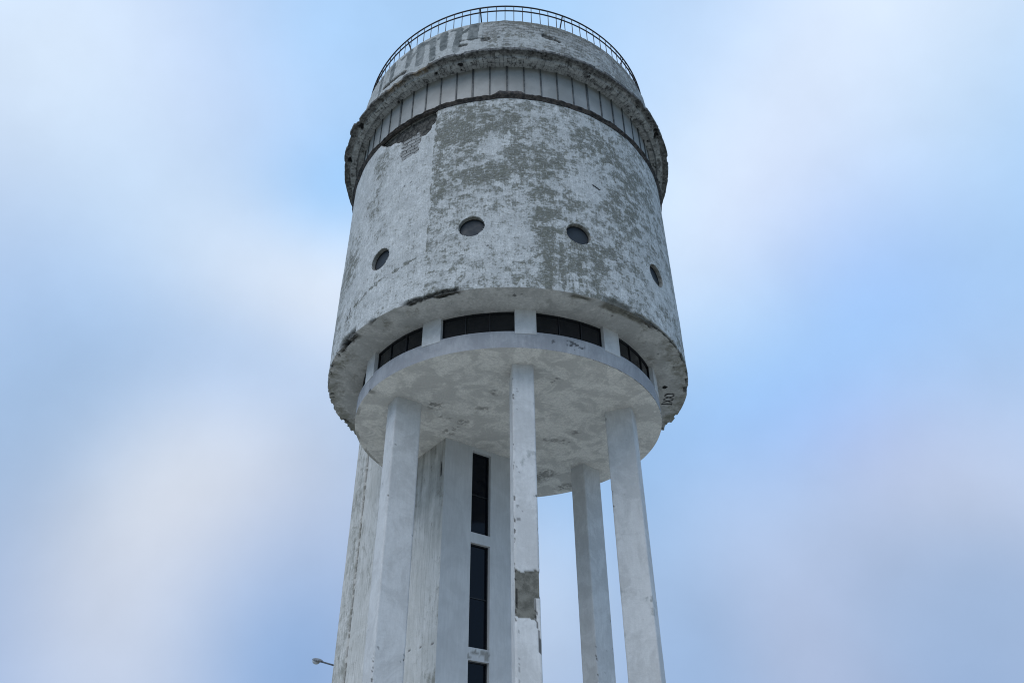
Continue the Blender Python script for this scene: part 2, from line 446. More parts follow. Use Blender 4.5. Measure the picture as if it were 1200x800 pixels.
# ------------------------------------------------------------------ ground
def ground():
    b = NB('worn paving and grass')
    f = b.noise(.12, 6, .6); g = b.noise(3, 8, .7)
    c = b.mix(b.ramp(f, .45, .55), b.mix(g, (.16, .155, .145), (.26, .25, .235)), b.mix(g, (.05, .075, .03), (.11, .13, .06)))
    b.l(c, b.b.inputs['Base Color']); b.b.inputs['Roughness'].default_value = .95
    b.l(b.bump(g, .4, .05), b.b.inputs['Normal'])
    n = 48; xs = np.concatenate([-np.geomspace(2500, 4, n), np.geomspace(4, 2500, n)])
    X, Y = np.meshgrid(xs, xs); d = np.hypot(X, Y)
    Z = np.where(d > 60, (fbm(np.stack([X, Y, X*0], -1), .01, 3, 5)-.5)*1.2, 0)
    o = grid('ground', np.stack([X, Y, Z], -1), b.m); o['kind'] = 'structure'
    a = plain('pale bounce apron', (.50, .46, .38), (.58, .54, .46), .9, 0, 2, .3)  # unseen apron, made wide and pale to bounce light onto the undersides
    m = MB(); m.sweep_ring([(0.01, .004), (34.0, .004), (34.0, .05), (0.01, .12)], 0, 360, 96)
    p = m.build('bounce_pavement', a); p['kind'] = 'structure'
ground()

# ------------------------------------------------------------------ the tower
tower = empty('water_tower')
tower['label'] = 'round white water tower with peeling paint, portholes and railed roof on square columns'
tower['category'] = 'water tower'
E = EYE
NA = 1152
az = -180+np.arange(NA)*360.0/NA
def ring_points(r, z, A): a = np.radians(A); return np.stack([r*np.sin(a), -r*np.cos(a), z], -1)

# --- chips along the lower rim: strength as a function of azimuth and distance from the rim
RT = 5.455; ZB = 12.67
def win(A, a, b, s=1.5): return sstep(a-s, a+s, A)*(1-sstep(b-s, b+s, A))
def rim(A, S, P0):
    """S>0 up the wall, S<0 inward on the soffit. returns rubble, bare, hole, depth"""
    n1 = fbm(P0, 3.0, 4, 3); n2 = fbm(P0, 9.0, 3, 9); nb = fbm(P0, 1.1, 3, 21)
    j = (n1-.5)*.26+(n2-.5)*.12
    def band(a, b, up_, dn): return win(A, a, b)*(1-sstep(up_-.03, up_+.03, S+j*.8))*(1-sstep(dn-.03, dn+.03, -S+j))
    rub = band(-30, -13, .10, .10)*1.0
    rub = np.maximum(rub, band(-43, -38, .03, .05)*.7)
    blk = band(-59, -50.5, .22, .12)*sstep(.46, .56, n1+.06*np.cos(A))
    rub = np.maximum(rub, band(-60, -50, .20, .16)*.9)
    rag = win(A, -150, -58)*(1-sstep(.05, .10, S+j))*(1-sstep(.05, .14, -S+j*2.0))*sstep(.50, .55, n2+.25*(nb-.5))
    rub = np.maximum(rub, rag)
    j = j*.6; bare = band(17.5, 23.8, -.02, .20)*(S < -.03); bare = np.maximum(bare, band(27.5, 37, .20, .30)); bare = np.maximum(bare, band(36, 43.5, .08, .24)); j = j/.6
    rub = np.maximum(rub, band(43, 47, .05, .10)*.9)
    thin = win(A, 45, 76)*(1-sstep(.012, .05, np.abs(S-.015)+j*.5)); rub = np.maximum(rub, thin)
    sp = win(A, 46, 74)*(S < -.05)*(S > -.42)*sstep(.60, .66, n2)*sstep(.42, .55, nb)
    rub = np.maximum(rub, sp*.8)
    rub = np.maximum(rub, band(78, 80.5, .06, .10)); rub = np.maximum(rub, band(83, 86, .05, .14))
    blk2 = band(99, 114, .10, .09)*sstep(.47, .52, n1)
    blk = np.maximum(blk, blk2)
    far = (np.abs(A) > 114)*(1-sstep(.03, .1, np.abs(S)+j))*sstep(.5, .55, n2); rub = np.maximum(rub, far)
    dep = .050*bare+.075*rub*(.5+n2)+.13*blk
    return np.clip(rub, 0, 1), np.clip(bare, 0, 1), np.clip(blk, 0, 1), dep

PORTS = [(-103, 14.82), (-40.8, 14.80), (-10.1, 14.84), (20.8, 14.80), (52.1, 14.80), (83, 14.8), (114, 14.8)]
PR = .365
def tank():
    zt = 20.14; nz = 250; zs = ZB+(zt-ZB)*np.linspace(0, 1, nz)
    A, Z = np.meshgrid(az, zs); U = np.radians(A)*RT
    # let the grid lines follow each round opening
    for pa, pz in PORTS:
        x = U-np.radians(pa)*RT; y = Z-pz; d = np.hypot(x, y); h = .03
        s = (d > PR-.020) & (d < PR+.020)
        k = np.where(s, PR/np.maximum(d, 1e-6), 1.0)
        U = np.where(s, np.radians(pa)*RT+x*k, U); Z = np.where(s, pz+y*k, Z)
    A = np.degrees(U/RT)
    P0 = ring_points(RT, Z, A)
    S = Z-ZB
    rub, bare, blk, dep = rim(A, S, P0)
    inw = dep.copy(); rise = dep*(S < .12)*.5
    n1 = fbm(P0, 2.5, 5, 31); n2 = fbm(P0, 8, 3, 41); nb = fbm(P0, .7, 4, 51)
    # fallen plaster below the glazed band
    jx = (n1-.5)*3.2+(n2-.5)*1.4; jz = (fbm(P0+9, 2.5, 5, 61)-.5)*.5
    dark = inpoly(A+jx, Z+jz, [(-52.5, 20.3), (-47, 20.08), (-42.7, 19.62), (-37.6, 19.42), (-33.7, 19.44), (-30.6, 19.5), (-28, 19.12), (-25.7, 19.22), (-22.9, 19.7), (-22.8, 20.3)]).astype(float)
    brick = inpoly(A+jx*1.1, Z+jz*1.1, [(-37.6, 19.5), (-37.5, 18.8), (-35.2, 18.42), (-28.9, 18.6), (-28.4, 19.2), (-30.6, 19.6), (-36.2, 19.6)]).astype(float)*(1-dark)
    ex = inpoly(A+jx, Z+jz, [(-24, 20.0), (-25.8, 19.2), (-26.5, 18.5), (-24.6, 18.4), (-23.2, 19.0)]).astype(float)*0
    inw += .11*dark+.045*brick+.02*n2*dark
    rub = np.maximum(rub, dark)
    # where the paint has gone: right of the old patch boundary, in blotches
    edge = -23.3+(n1-.5)*1.6
    right = sstep(edge-.15, edge+.15, A)
    loss = right*.34
    def blob(a, z, ra, rz, w):
        return w*np.exp(-(((A-a)/ra)**2+((Z-z)/rz)**2)**1.5)
    loss += right*(blob(-14, 19.15, 8.5, .62, .95)+blob(-1, 19.0, 4.5, .5, .8)+blob(-13, 18.3, 4.5, .45, .75)+blob(-19, 18.7, 4, .5, .5)
                   + blob(3.5, 17.6, 3.0, .75, .55)+blob(-9, 16.85, 11, .36, .55)+blob(-14, 17.5, 9, .2, .35)+blob(12, 17.4, 5, .7, .45)
                   + blob(11, 14.9, 3.5, 1.3, .5)+blob(14, 16.0, 6, .4, .35)+blob(30, 18.8, 8, .7, .5)+blob(40, 16.6, 10, 1.0, .35)+blob(47, 18.2, 9, .8, .4)
                   + blob(25, 14.0, 9, .6, .35)+blob(36, 14.6, 8, .5, .3)+blob(-21, 16.6, 2.0, 1.2, .4))
    streakm = win(A, 9, 26, 2)*(Z < 14.6)*sstep(.5, .62, fbm(P0, (9, 9, .9), 3, 77)); loss += .55*streakm
    clean = blob(-5, 17.9, 5, .35, .4)+blob(-2, 14.6, 9, .8, .35)+blob(24, 16.7, 7, .45, .45)+blob(60, 14.6, 9, 1.0, .2)
    loss -= clean*right
    left = 1-right
    loss += left*(-.05+blob(-46, 19.0, 5, .8, .6)+blob(-47, 17.3, 5, .9, .4)+blob(-58, 15.8, 6, 1.2, .45)+blob(-42, 16.0, 3, .6, .3)+blob(-52, 13.5, 8, .6, .3)+blob(-70, 15, 9, 3, .4))
    nx = fbm(P0, (4.5, 4.5, 5.5), 5, 57, .65); loss += .22*(nb-.5); loss = loss*(.45+1.1*sstep(.38, .62, nx))+right*.35*(nx-.5)
    # seam and drip lines
    ln = np.exp(-((A-(-23.3+(n1-.5)*1.4))/.22)**2)*(n2 > .45)*(Z > 14)
    loss = np.maximum(loss, ln*.9)
    drip = np.zeros_like(A)
    for a, c in (((-.9, 19.6), (.3, 19.1)), ((.3, 19.1), (1.0, 18.5)), ((1.0, 18.5), (1.9, 18.0)), ((1.9, 18.0), (2.9, 17.4)), ((2.9, 17.4), (3.6, 16.3))):
        drip = np.maximum(drip, segd(A, Z*10, (a[0], a[1]*10), (c[0], c[1]*10)) < .28)
    loss = np.where((drip > 0) & (n2 > .46), loss-.45, loss)
    dk = np.exp(-((A-2.6)/.7)**2-((Z-18.2)/.5)**2); loss = np.maximum(loss, dk*.9*(1-drip))
    hole = blk.copy()
    hole = np.maximum(hole, (segd(A, Z*10, (27.1, 169.3), (29.4, 168.6)) < .35).astype(float)*((n2 > .3)))
    hole = np.maximum(hole, .8*(np.hypot((A+55.1)/.45, (Z-13.72)/.14) < 1)); hole = np.maximum(hole, .8*(np.hypot((A+56.4)/.3, (Z-13.56)/.10) < 1))
    for a, z, s in ((-60, 16.1, .35), (-31, 17.3, .3), (-33.5, 17.28, .3), (24.5, 17.0, .2), (33, 14.3, .3), (-5.5, 14.1, .25), (-38, 14.05, .3), (-34, 14.0, .35), (-31.5, 14.02, .3), (-29, 14.06, .3), (-44, 13.9, .25), (-47, 13.8, .3)):
        hole = np.maximum(hole, .7*(np.hypot((A-a)/s, (Z-z)/(s*.09))+(n2-.5)*1.5 < 1))
    # broken line of loss under the portholes
    for a0, z0, a1, z1 in ((-52, 13.72, -27, 14.15),):
        loss = np.where((segd(A, Z*10, (a0, z0*10), (a1, z1*10))+(n1-.5)*3 < .7) & (n2 > .5), .9, loss)
    disp = (fbm(P0, 1.3, 4, 88)-.5)*.035+(n2-.5)*.012
    Rr = RT-inw+disp*sstep(0, .15, S)
    P = ring_points(1, Z, A); P[..., 0] *= Rr; P[..., 1] *= Rr; P[..., 2] = Z+E+rise
    # drop the faces inside the openings
    Uc = (U+np.roll(U, -1, 1))/2; Uc = (Uc[:-1]+Uc[1:])/2; Uc[:, -1] = math.pi*RT; Zc = (Z[:-1]+Z[1:])/2
    keep = np.ones(Uc.shape, bool)
    for pa, pz in PORTS: keep &= np.hypot(Uc-np.radians(pa)*RT, Zc-pz) > PR-.008
    uv = np.stack([U, Z], -1)
    o = grid('tank_wall', P, M_wall, tower, True, uv, np.stack([rub, loss, hole], -1), np.stack([brick, 0*A, bare], -1), keep)
    # ---- soffit
    nr = 36; S2 = np.linspace(0, 1.10, nr); A2, SS = np.meshgrid(az, S2)
    rr = RT-SS; P0 = ring_points(1, np.full_like(A2, ZB), A2); P0[..., 0] *= rr; P0[..., 1] *= rr
    rub, bare, blk, dep = rim(A2, -SS, P0)
    n2 = fbm(P0, 8, 3, 41); n1 = fbm(P0, 2.5, 4, 43)
    hole = blk.copy()
    def spot(a, r, s, t=1):
        x = np.radians(A2-a)*r; return t*(np.hypot(x, (rr-r))+(n2-.5)*s < s)
    hole = np.maximum(hole, spot(81.9, 4.76, .085)); hole = np.maximum(hole, spot(2, 5.12, .05, .7)); hole = np.maximum(hole, spot(4, 5.17, .03, .7))
    for a, r, s in ((30, 5.02, .03), (33, 5.05, .035), (-17, 5.0, .02), (60, 4.9, .03), (70, 5.1, .03)): hole = np.maximum(hole, spot(a, r, s, .6))
    loss = .30*(fbm(P0, 1.2, 4, 91)-.5)+.2
    loss += .5*np.exp(-((np.abs(A2)-100)/45)**2)*sstep(.35, .8, 1-SS)
    rise = dep*.9+(fbm(P0, 1.5, 3, 92)-.5)*.03
    Rr = rr-dep*(SS < .15); Rr[0] = RT-rim(A2[:1], 0*A2[:1], P0[:1])[3][0]
    P = P0.copy(); k = Rr/rr; P[..., 0] *= k; P[..., 1] *= k; P[..., 2] = ZB+E+rise
    # first ring shares its place with the wall's lowest ring
    d0 = rim(A2[:1], 0*A2[:1], P0[:1])[3][0]; P[0, :, 2] = ZB+E+d0*.5
    uv = np.stack([np.radians(A2)*RT, SS], -1)
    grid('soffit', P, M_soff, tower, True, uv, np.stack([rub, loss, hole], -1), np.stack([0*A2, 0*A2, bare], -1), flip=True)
tank()

def porthole(a, z):
    r = PR+.004; n = 40
    o = None
    c = Vector((math.sin(rad(a)), -math.cos(rad(a)), 0)); t = Vector((math.cos(rad(a)), math.sin(rad(a)), 0)); k = Vector((0, 0, 1))
    def pt(rr, th, dep):                                    # depth measured inward from the curved wall face
        u = rr*math.cos(th); zz = z+E+rr*math.sin(th); aa = rad(a)+u/RT
        R_ = RT-dep; return Vector((math.sin(aa)*R_, -math.cos(aa)*R_, zz))
    m = MB(); prof = [(r+.03, .05), (r+.01, .004), (r-.004, -.006), (r-.012, .02), (r-.012, .20), (r+.02, .20), (r+.02, .03)]
    V = []; F = []; q = len(prof)
    for i in range(n):
        th = 2*math.pi*i/n
        for rr, dp in prof: V.append(pt(rr, th, dp))
    for i in range(n):
        j = (i+1) % n
        for s in range(q): F.append((i*q+s, j*q+s, j*q+(s+1) % q, i*q+(s+1) % q))
    m.add(V, F); o = m.build('porthole', M_rim, tower)
    m = MB(); V = []; prof = [(r-.013, .105), (r-.035, .100), (r-.035, .135), (r-.013, .135)]; F = []; q = 4
    for i in range(n):
        th = 2*math.pi*i/n
        for rr, dp in prof: V.append(pt(rr, th, dp))
    for i in range(n):
        j = (i+1) % n
        for s in range(q): F.append((i*q+s, j*q+s, j*q+(s+1) % q, i*q+(s+1) % q))
    m.add(V, F); m.build('window_frame', M_frame, o)
    m = MB(); V = [pt(0, 0, .12)]+[pt(r-.03, 2*math.pi*i/n, .12) for i in range(n)]
    V2 = [pt(0, 0, .13)]+[pt(r-.03, 2*math.pi*i/n, .13) for i in range(n)]
    m.add(V+V2, [(0, 1+i, 1+(i+1) % n) for i in range(n)]+[(n+1, n+2+(i+1) % n, n+2+i) for i in range(n)]+[(1+i, 1+(i+1) % n, n+2+(i+1) % n, n+2+i) for i in range(n)])
    m.build('pane', M_port, o)
for a, z in PORTS: porthole(a, z)

# --- narrow band of windows between slab and tank
PIERS = [5.8+32.1*k for k in range(-5, 6)]
for i, a in enumerate(PIERS):
    m = MB(); m.sweep_ring([(4.42, 11.90+E), (4.545, 11.90+E), (4.545, ZB+E+.03), (4.42, ZB+E+.03)], a-3.55, a+3.55, 10)
    m.build('window_pier', M_col, tower, bevel=.008)
    b0 = a+3.5; b1 = (PIERS[i+1] if i < 10 else 5.8+32.1*-5+360)-3.5
    w = b1-b0; n = 24
    m = MB()
    z0, z1 = 11.93+E, ZB+E+.01
    m.sweep_ring([(4.36, z0), (4.43, z0), (4.43, z0+.05), (4.36, z0+.05)], b0, b1, n)
    m.sweep_ring([(4.36, z1-.05), (4.43, z1-.05), (4.43, z1), (4.36, z1)], b0, b1, n)
    for f in (0.0, 1/3, 2/3, 1.0):
        c = b0+w*f; m.sweep_ring([(4.362, z0+.05), (4.428, z0+.05), (4.428, z1-.05), (4.362, z1-.05)], c-.18, c+.18, 2)
    fr = m.build('ribbon_window', M_frame, tower)
    m = MB(); m.sweep_ring([(4.385, z0+.02), (4.395, z0+.02), (4.395, z1-.02), (4.385, z1-.02)], b0+.1, b1-.1, n)
    m.build('pane', M_dark, fr, smooth=False)

# --- the slab under the windows
def slab():
    RS = 4.53; z0 = 11.462
    n = 290; xs = np.linspace(-RS-.03, RS+.03, n)
    X, Y = np.meshgrid(xs, xs); d = np.hypot(X, Y)
    # pull the outermost points in to a true circle
    k = np.where(d > RS-.018, RS/np.maximum(d, 1e-6), 1.0); X = X*k; Y = Y*k
    P0 = np.stack([X, Y, 0*X], -1)
    A = np.degrees(np.arctan2(X, -Y)); R_ = np.hypot(X, Y)
    n1 = fbm(P0, 2, 5, 101); n2 = fbm(P0, 12, 4, 105, .7)
    loss = (fbm(P0, .8, 4, 103)-.5)*.5
    hole = np.zeros_like(X)
    for a, r, w, s in ((-83.4, 1.78, .22, .52), (-75, 1.6, .12, .55), (105.8, 1.17, .10, .5), (105.3, 1.44, .13, .5), (106, 1.78, .18, .56), (87, 2.0, .14, .58), (-8.8, 2.41, .16, .56), (-26.7, 1.65, .22, .6),
                       (-60, 1.5, .2, .58), (-61.5, 2.1, .2, .6), (162, 3.1, .35, .56), (155, 2.9, .35, .56), (168, 3.3, .3, .56), (155.7, 4.1, .22, .54), (151, 4.1, .25, .52), (-56.7, 4.47, .10, .3), (123, 4.2, .15, .6), (22, 3.2, .2, .62), (-50, 2.7, .25, .62)):
        x = r*math.sin(rad(a)); y = -r*math.cos(rad(a))
        hole = np.maximum(hole, (1-sstep(w*.4, w*1.5, np.hypot(X-x, Y-y)))*sstep(s-.05, s+.02, n2+(n1-.5)*.3))
    rub = hole*.5
    white = np.exp(-((A-5)/4.2)**2-((R_-4.13)/.18)**2)
    loss = loss-white*.9
    rust = (R_ > 4.44)*win(A, -125, -62, 6)*sstep(.45, .6, n1)
    Z = z0+E+(fbm(P0, 1.4, 4, 107)-.5)*.03*(R_ < RS-.1)+rub*.03
    Xc = (P0[:-1, :-1]+P0[1:, 1:])/2; keep = np.hypot(Xc[..., 0], Xc[..., 1]) < RS-.002
    uv = np.stack([X, Y], -1)
    o = grid('slab_underside', np.stack([X, Y, Z], -1), M_under, tower, False, uv, np.stack([rub, loss, hole*.05], -1), np.stack([0*X, 0*X, rust*.5], -1), keep, flip=True)
    # fascia: edge of the slab
    zz = np.linspace(z0, 11.975, 18); A, Z = np.meshgrid(az, zz); P0 = ring_points(RS, Z, A)
    n2 = fbm(P0, 8, 3, 111); n1 = fbm(P0, 2, 3, 113)
    hole = win(A, 19.5, 26, .5)*sstep(.54, .62, fbm(P0, 14, 2, 117))*(Z < 11.86)*(Z > 11.60)*.75
    hole = np.maximum(hole, win(A, 14.3, 16.0, .3)*sstep(.5, .6, fbm(P0, 12, 2, 119))*(Z > 11.66)*(Z < 11.82)*.6)
    hole = np.maximum(hole, (np.hypot((A+56.5)/1.1, (Z-11.49)/.05)+(n2-.5) < 1)*.9)
    Rr = RS+(n1-.5)*.012-.012*hole
    P = ring_points(1, Z+E, A); P[..., 0] *= Rr; P[..., 1] *= Rr
    P[0, :, 0] = RS*np.sin(np.radians(az)); P[0, :, 1] = -RS*np.cos(np.radians(az))
    # top of the slab closes inward
    top = ring_points(4.30, np.full((1, NA), 11.975+E), A[:1]); P = np.concatenate([P, top], 0)
    m1 = np.stack([0*A, (n1-.5)*.4, hole], -1); m1 = np.concatenate([m1, m1[-1:]*0], 0)
    uv = np.stack([np.radians(A)*RS, Z], -1); uv = np.concatenate([uv, uv[-1:]], 0)
    grid('slab_edge', P, M_fasc, tower, True, uv, m1, m1*0)
slab()

# --- rusted flashing under the panels
def belt():
    nz = 12; prof = [(5.30, 20.27), (5.44, 20.26), (5.50, 20.25), (5.545, 20.235), (5.55, 20.20), (5.49, 20.165), (5.475, 20.13), (5.47, 20.10), (5.40, 20.10)]
    pr = np.array(prof); A, I = np.meshgrid(az, np.arange(len(prof))); Rr = pr[I, 0]; Z = pr[I, 1]
    P0 = ring_points(5.5, Z, A)
    n = fbm(P0, 1.1, 4, 131)-.5; n2 = fbm(P0, 6, 3, 133)-.5
    heap = win(A, -3, 5.5, 1.2)*.12+win(A, 28, 30, .5)*.02
    sag = n*.09+n2*.05
    gone = win(A, -50, -24, 3)
    R2 = Rr+(n2*.05+n*.04)*(Rr > 5.4)-gone*.05*(Rr > 5.5)
    P = ring_points(1, Z+E+sag*(I >= 2)+heap*(I <= 3)*(I > 0)+gone*.05*(I > 4), A); P[..., 0] *= R2; P[..., 1] *= R2
    grid('belt_flashing', P, M_rust, tower, True, np.stack([np.radians(A)*5.5, Z], -1), flip=True)
belt()

# --- glazed band of frosted panels
STEP = 360/62.0; A0 = .26
RP = 5.335
m = MB(); m.sweep_ring([(RP-.07, 20.20+E), (RP-.03, 20.20+E), (RP-.03, 21.9+E), (RP-.07, 21.9+E)], 0, 360, 186)
band = m.build('panel_band', M_panel, tower)
for k in range(62):
    a = A0+STEP*k; c = ((a+180) % 360)-180
    if abs(c+STEP/2) > 105: continue
    m = MB(); j = random.uniform(-.006, .006)
    m.sweep_ring([(RP-.02, 20.20+E), (RP+j, 20.20+E), (RP+j+random.uniform(-.006, .006), 21.86+E), (RP-.02, 21.86+E)], c+.22, c+STEP-.22, 4)
    m.build('panel', M_panel, band)
    m = MB(); w = .21 if k % 5 else .34
    m.sweep_ring([(RP-.03, 20.20+E), (RP+.028, 20.20+E), (RP+.028, 21.87+E), (RP-.03, 21.87+E)], c-w, c+w, 1)
    m.build('seam_strip', M_seam, band)

# --- cornice
def cornice():
    key = [(5.30, 21.87), (5.565, 21.86), (5.585, 21.765), (5.77, 21.765), (5.80, 21.85), (5.975, 21.85), (6.0, 21.84), (6.005, 21.95), (5.97, 21.985), (5.50, 22.02)]
    pts = []
    for (a, b_) in zip(key[:-1], key[1:]):
        L_ = math.hypot(b_[0]-a[0], b_[1]-a[1]); n = max(1, int(L_/.03))
        for i in range(n): pts.append((a[0]+(b_[0]-a[0])*i/n, a[1]+(b_[1]-a[1])*i/n))
    pts.append(key[-1]); pr = np.array(pts)
    A, I = np.meshgrid(az, np.arange(len(pr))); Rr = pr[I, 0].copy(); Z = pr[I, 1].copy()
    P0 = ring_points(1, Z, A); P0[..., 0] *= Rr; P0[..., 1] *= Rr
    n1 = fbm(P0, 2.2, 5, 141)-.5; n2 = fbm(P0, 7, 4, 143, .65)-.5; n0 = fbm(ring_points(5.9, np.full_like(Z, 21.9), A), 1.6, 4, 147)-.5
    outer = sstep(5.70, 5.98, Rr)*(Z < 22.0)
    Rr = Rr+outer*(n0*.08+n1*.06+n2*.035-.05*sstep(.10, .13, n1+.3*n2))-.02
    # corner fall-outs: the brown cavity on the left, the dark step
    cav = win(A, -47, -24, 2)*outer*(Z > 21.78)*sstep(-.18, .02, n0+.05)
    Rr -= cav*.10
    lip = (win(A, -64, -59.5, .4)+win(A, -76, -70, .5)*.6)*outer*.07; Rr += lip
    Z2 = Z+(n1*.05+n2*.035)*(Rr > 5.57)*(Z < 21.9)+cav*.02
    # two crumbled courses: underside steps up irregularly towards the rim
    stp = np.exp(-((Rr+n1*.10-5.815)/.03)**2)*(Z < 21.93)*.05; Z2 += stp
    rub = np.clip(outer*(.25+.75*sstep(-.06, .08, n1))+stp*18*(n2 > -.1)+.8*sstep(5.84, 5.90, Rr+n2*.1), 0, 1)*.9
    hole = (sstep(.20, .24, n2+.35*n1))*(Rr < 5.95)
    for a, r, s in ((-14.8, 5.67, .075), (-23.5, 5.63, .05), (-59, 5.82, .09), (-75, 5.82, .09), (62, 5.85, .07), (64, 5.8, .09)):
        x = np.radians(A-a)*r; hole = np.maximum(hole, (np.hypot(x*.8, Rr-r)+n2*s < s)*(Z < 21.9))
    Z2 += hole*.06
    P = ring_points(1, Z2+E, A); P[..., 0] *= Rr; P[..., 1] *= Rr
    br = cav
    acc = np.concatenate([[0], np.cumsum(np.hypot(np.diff(pr[:, 0]), np.diff(pr[:, 1])))])
    uv = np.stack([np.radians(A)*5.8, acc[I]], -1)
    grid('cornice', P, M_corn, tower, True, uv, np.stack([rub, br, hole], -1), flip=True)
cornice()

# --- parapet drum
def parapet():
    nz = 70; zs = np.linspace(21.99, 24.06, nz); A, Z = np.meshgrid(az, zs); RPp = 5.557
    P0 = ring_points(RPp, Z, A)
    n1 = fbm(P0, 2.5, 5, 151)-.5; n2 = fbm(P0, 8, 3, 153)-.5
    loss = .25+.3*(fbm(P0, .8, 3, 155)-.5)
    loss -= .45*win(A, -60, -8, 3)
    loss += .55*sstep(23.7, 24.05, Z+n1*.5)*win(A, -12, 60, 3)
    let = np.zeros_like(A); X = np.radians(A)*RPp
    def st(a, b_, w):
        return (segd(X, Z, (math.radians(a[0])*RPp, a[1]), (math.radians(b_[0])*RPp, b_[1]))+n2*.09+n1*.03 < w)
    for a, b_, w in (((-36.3, 23.95), (-36.9, 23.2), .13), ((-31.4, 23.9), (-31.5, 22.95), .17), ((-26.3, 23.85), (-26.0, 22.8), .13),
                     ((-21.8, 23.9), (-21.9, 23.15), .15), ((-16.0, 23.9), (-17.3, 22.8), .13), ((-10.6, 24.0), (-11.4, 23.3), .18),
                     ((-31.4, 23.88), (-26.3, 23.82), .09), ((-15.3, 23.62), (-10.8, 24.0), .07), ((-36.3, 23.95), (-40, 23.85), .08),
                     ((-24.2, 23.76), (-21.8, 23.93), .06), ((-19, 23.95), (-15.6, 23.93), .06), ((-36.3, 23.4), (-33, 23.75), .06), ((-45, 23.9), (-45.5, 23.3), .14), ((-52, 23.9), (-53, 23.2), .12)):
        let = np.maximum(let, st(a, b_, w)*np.clip(.85+n2*1.2+n1*.8, .35, 1))
    hole = st((-16, 23.24), (-7, 23.17), .022)*.6
    hole = np.maximum(hole, st((-15.6, 22.99), (-13.5, 22.98), .055)*.75); rub = st((-7.9, 23.08), (-5.9, 23.1), .08)*.7
    rub = np.maximum(rub, st((13.4, 23.42), (15.4, 23.38), .10)*.8); rub = np.maximum(rub, st((17.4, 23.34), (18.4, 23.3), .05)*.9)
    rub = np.maximum(rub, st((-50, 23.15), (-38, 22.95), .09)*.9)
    rub = np.maximum(rub, (1-sstep(22.02, 22.12, Z+n1*.35))*.9)
    hole = np.maximum(hole, (sstep(.27, .3, n2+.15*n1))*(A > -5)*.6)
    brick = sstep(-.08, .12, n1+.05)*.45*(A > -8)
    Rr = RPp+n1*.035+n2*.02-.05*rub-.04*hole
    P = ring_points(1, Z+E, A); P[..., 0] *= Rr; P[..., 1] *= Rr
    P[-1, :, 2] += (n1[-1]*.05)
    ext = []
    for r_, z_ in ((5.48, 24.07), (5.30, 24.07), (5.28, 23.6)):
        ext.append(ring_points(r_, np.full((1, NA), z_+E), A[:1]))
    P = np.concatenate([P]+ext, 0)
    pad = lambda x: np.concatenate([x]+[x[-1:]*0+.3]*3, 0)
    m1 = np.stack([rub, loss, hole], -1); m2 = np.stack([brick, let, 0*A], -1)
    z3 = np.zeros((3, NA, 3)); m1 = np.concatenate([m1, z3], 0); m2 = np.concatenate([m2, z3], 0)
    uv = np.stack([X, Z], -1); uv = np.concatenate([uv]+[uv[-1:]+[0, .1*i] for i in (1, 2, 3)], 0)
    grid('parapet', P, M_par, tower, True, uv, m1, m2)
    m = MB(); m.sweep_ring([(.02, 24.15+E-.1), (5.32, 23.68+E), (5.32, 23.5+E), (.02, 23.5+E)], 0, 360, 96); m.build('roof', M_roof, tower)
parapet()

# --- roof railing
def railing():
    R1 = 5.41; zt = 25.15+E
    def ringtube(r, z, t, n=180):
        m = MB(); m.sweep_ring([(r+t*math.cos(q), z+t*math.sin(q)) for q in [2*math.pi*i/8 for i in range(8)]], 0, 360, n); return m
    top = ringtube(R1, zt, .026).build('roof_railing', M_rail, tower, smooth=True)
    ringtube(R1, zt-.27, .024).build('middle_rail', M_rail, top, smooth=True)
    rest = MB(); step = 360/114.0
    for k in range(114):
        a = -.2+step*(k-57); c, s = math.sin(rad(a)), -math.cos(rad(a))
        j = random.uniform(-.0025, .0025)
        p0 = (R1*math.sin(rad(a)+j), -R1*math.cos(rad(a)+j), 24.03+E); p1 = (R1*c, R1*s, zt)
        if abs(a) > 158: rest.tube(p0, p1, .013, 6); continue
        m = MB(); m.tube(p0, p1, .0135, 6); m.build('post', M_rail, top)
    o = rest.build('post', M_rail, top); o['kind'] = 'stuff'
    for a in (-71, -40.3, -9.3, 21.3, 52, 83, 114, 145, -102, -133, 176):
        c, s = math.sin(rad(a)), -math.cos(rad(a))
        m = MB(); m.tube((R1*c, R1*s, zt-.02), ((R1-.85)*c, (R1-.85)*s, 23.72+E), .024, 6); m.build('brace', M_rail, top)
railing()

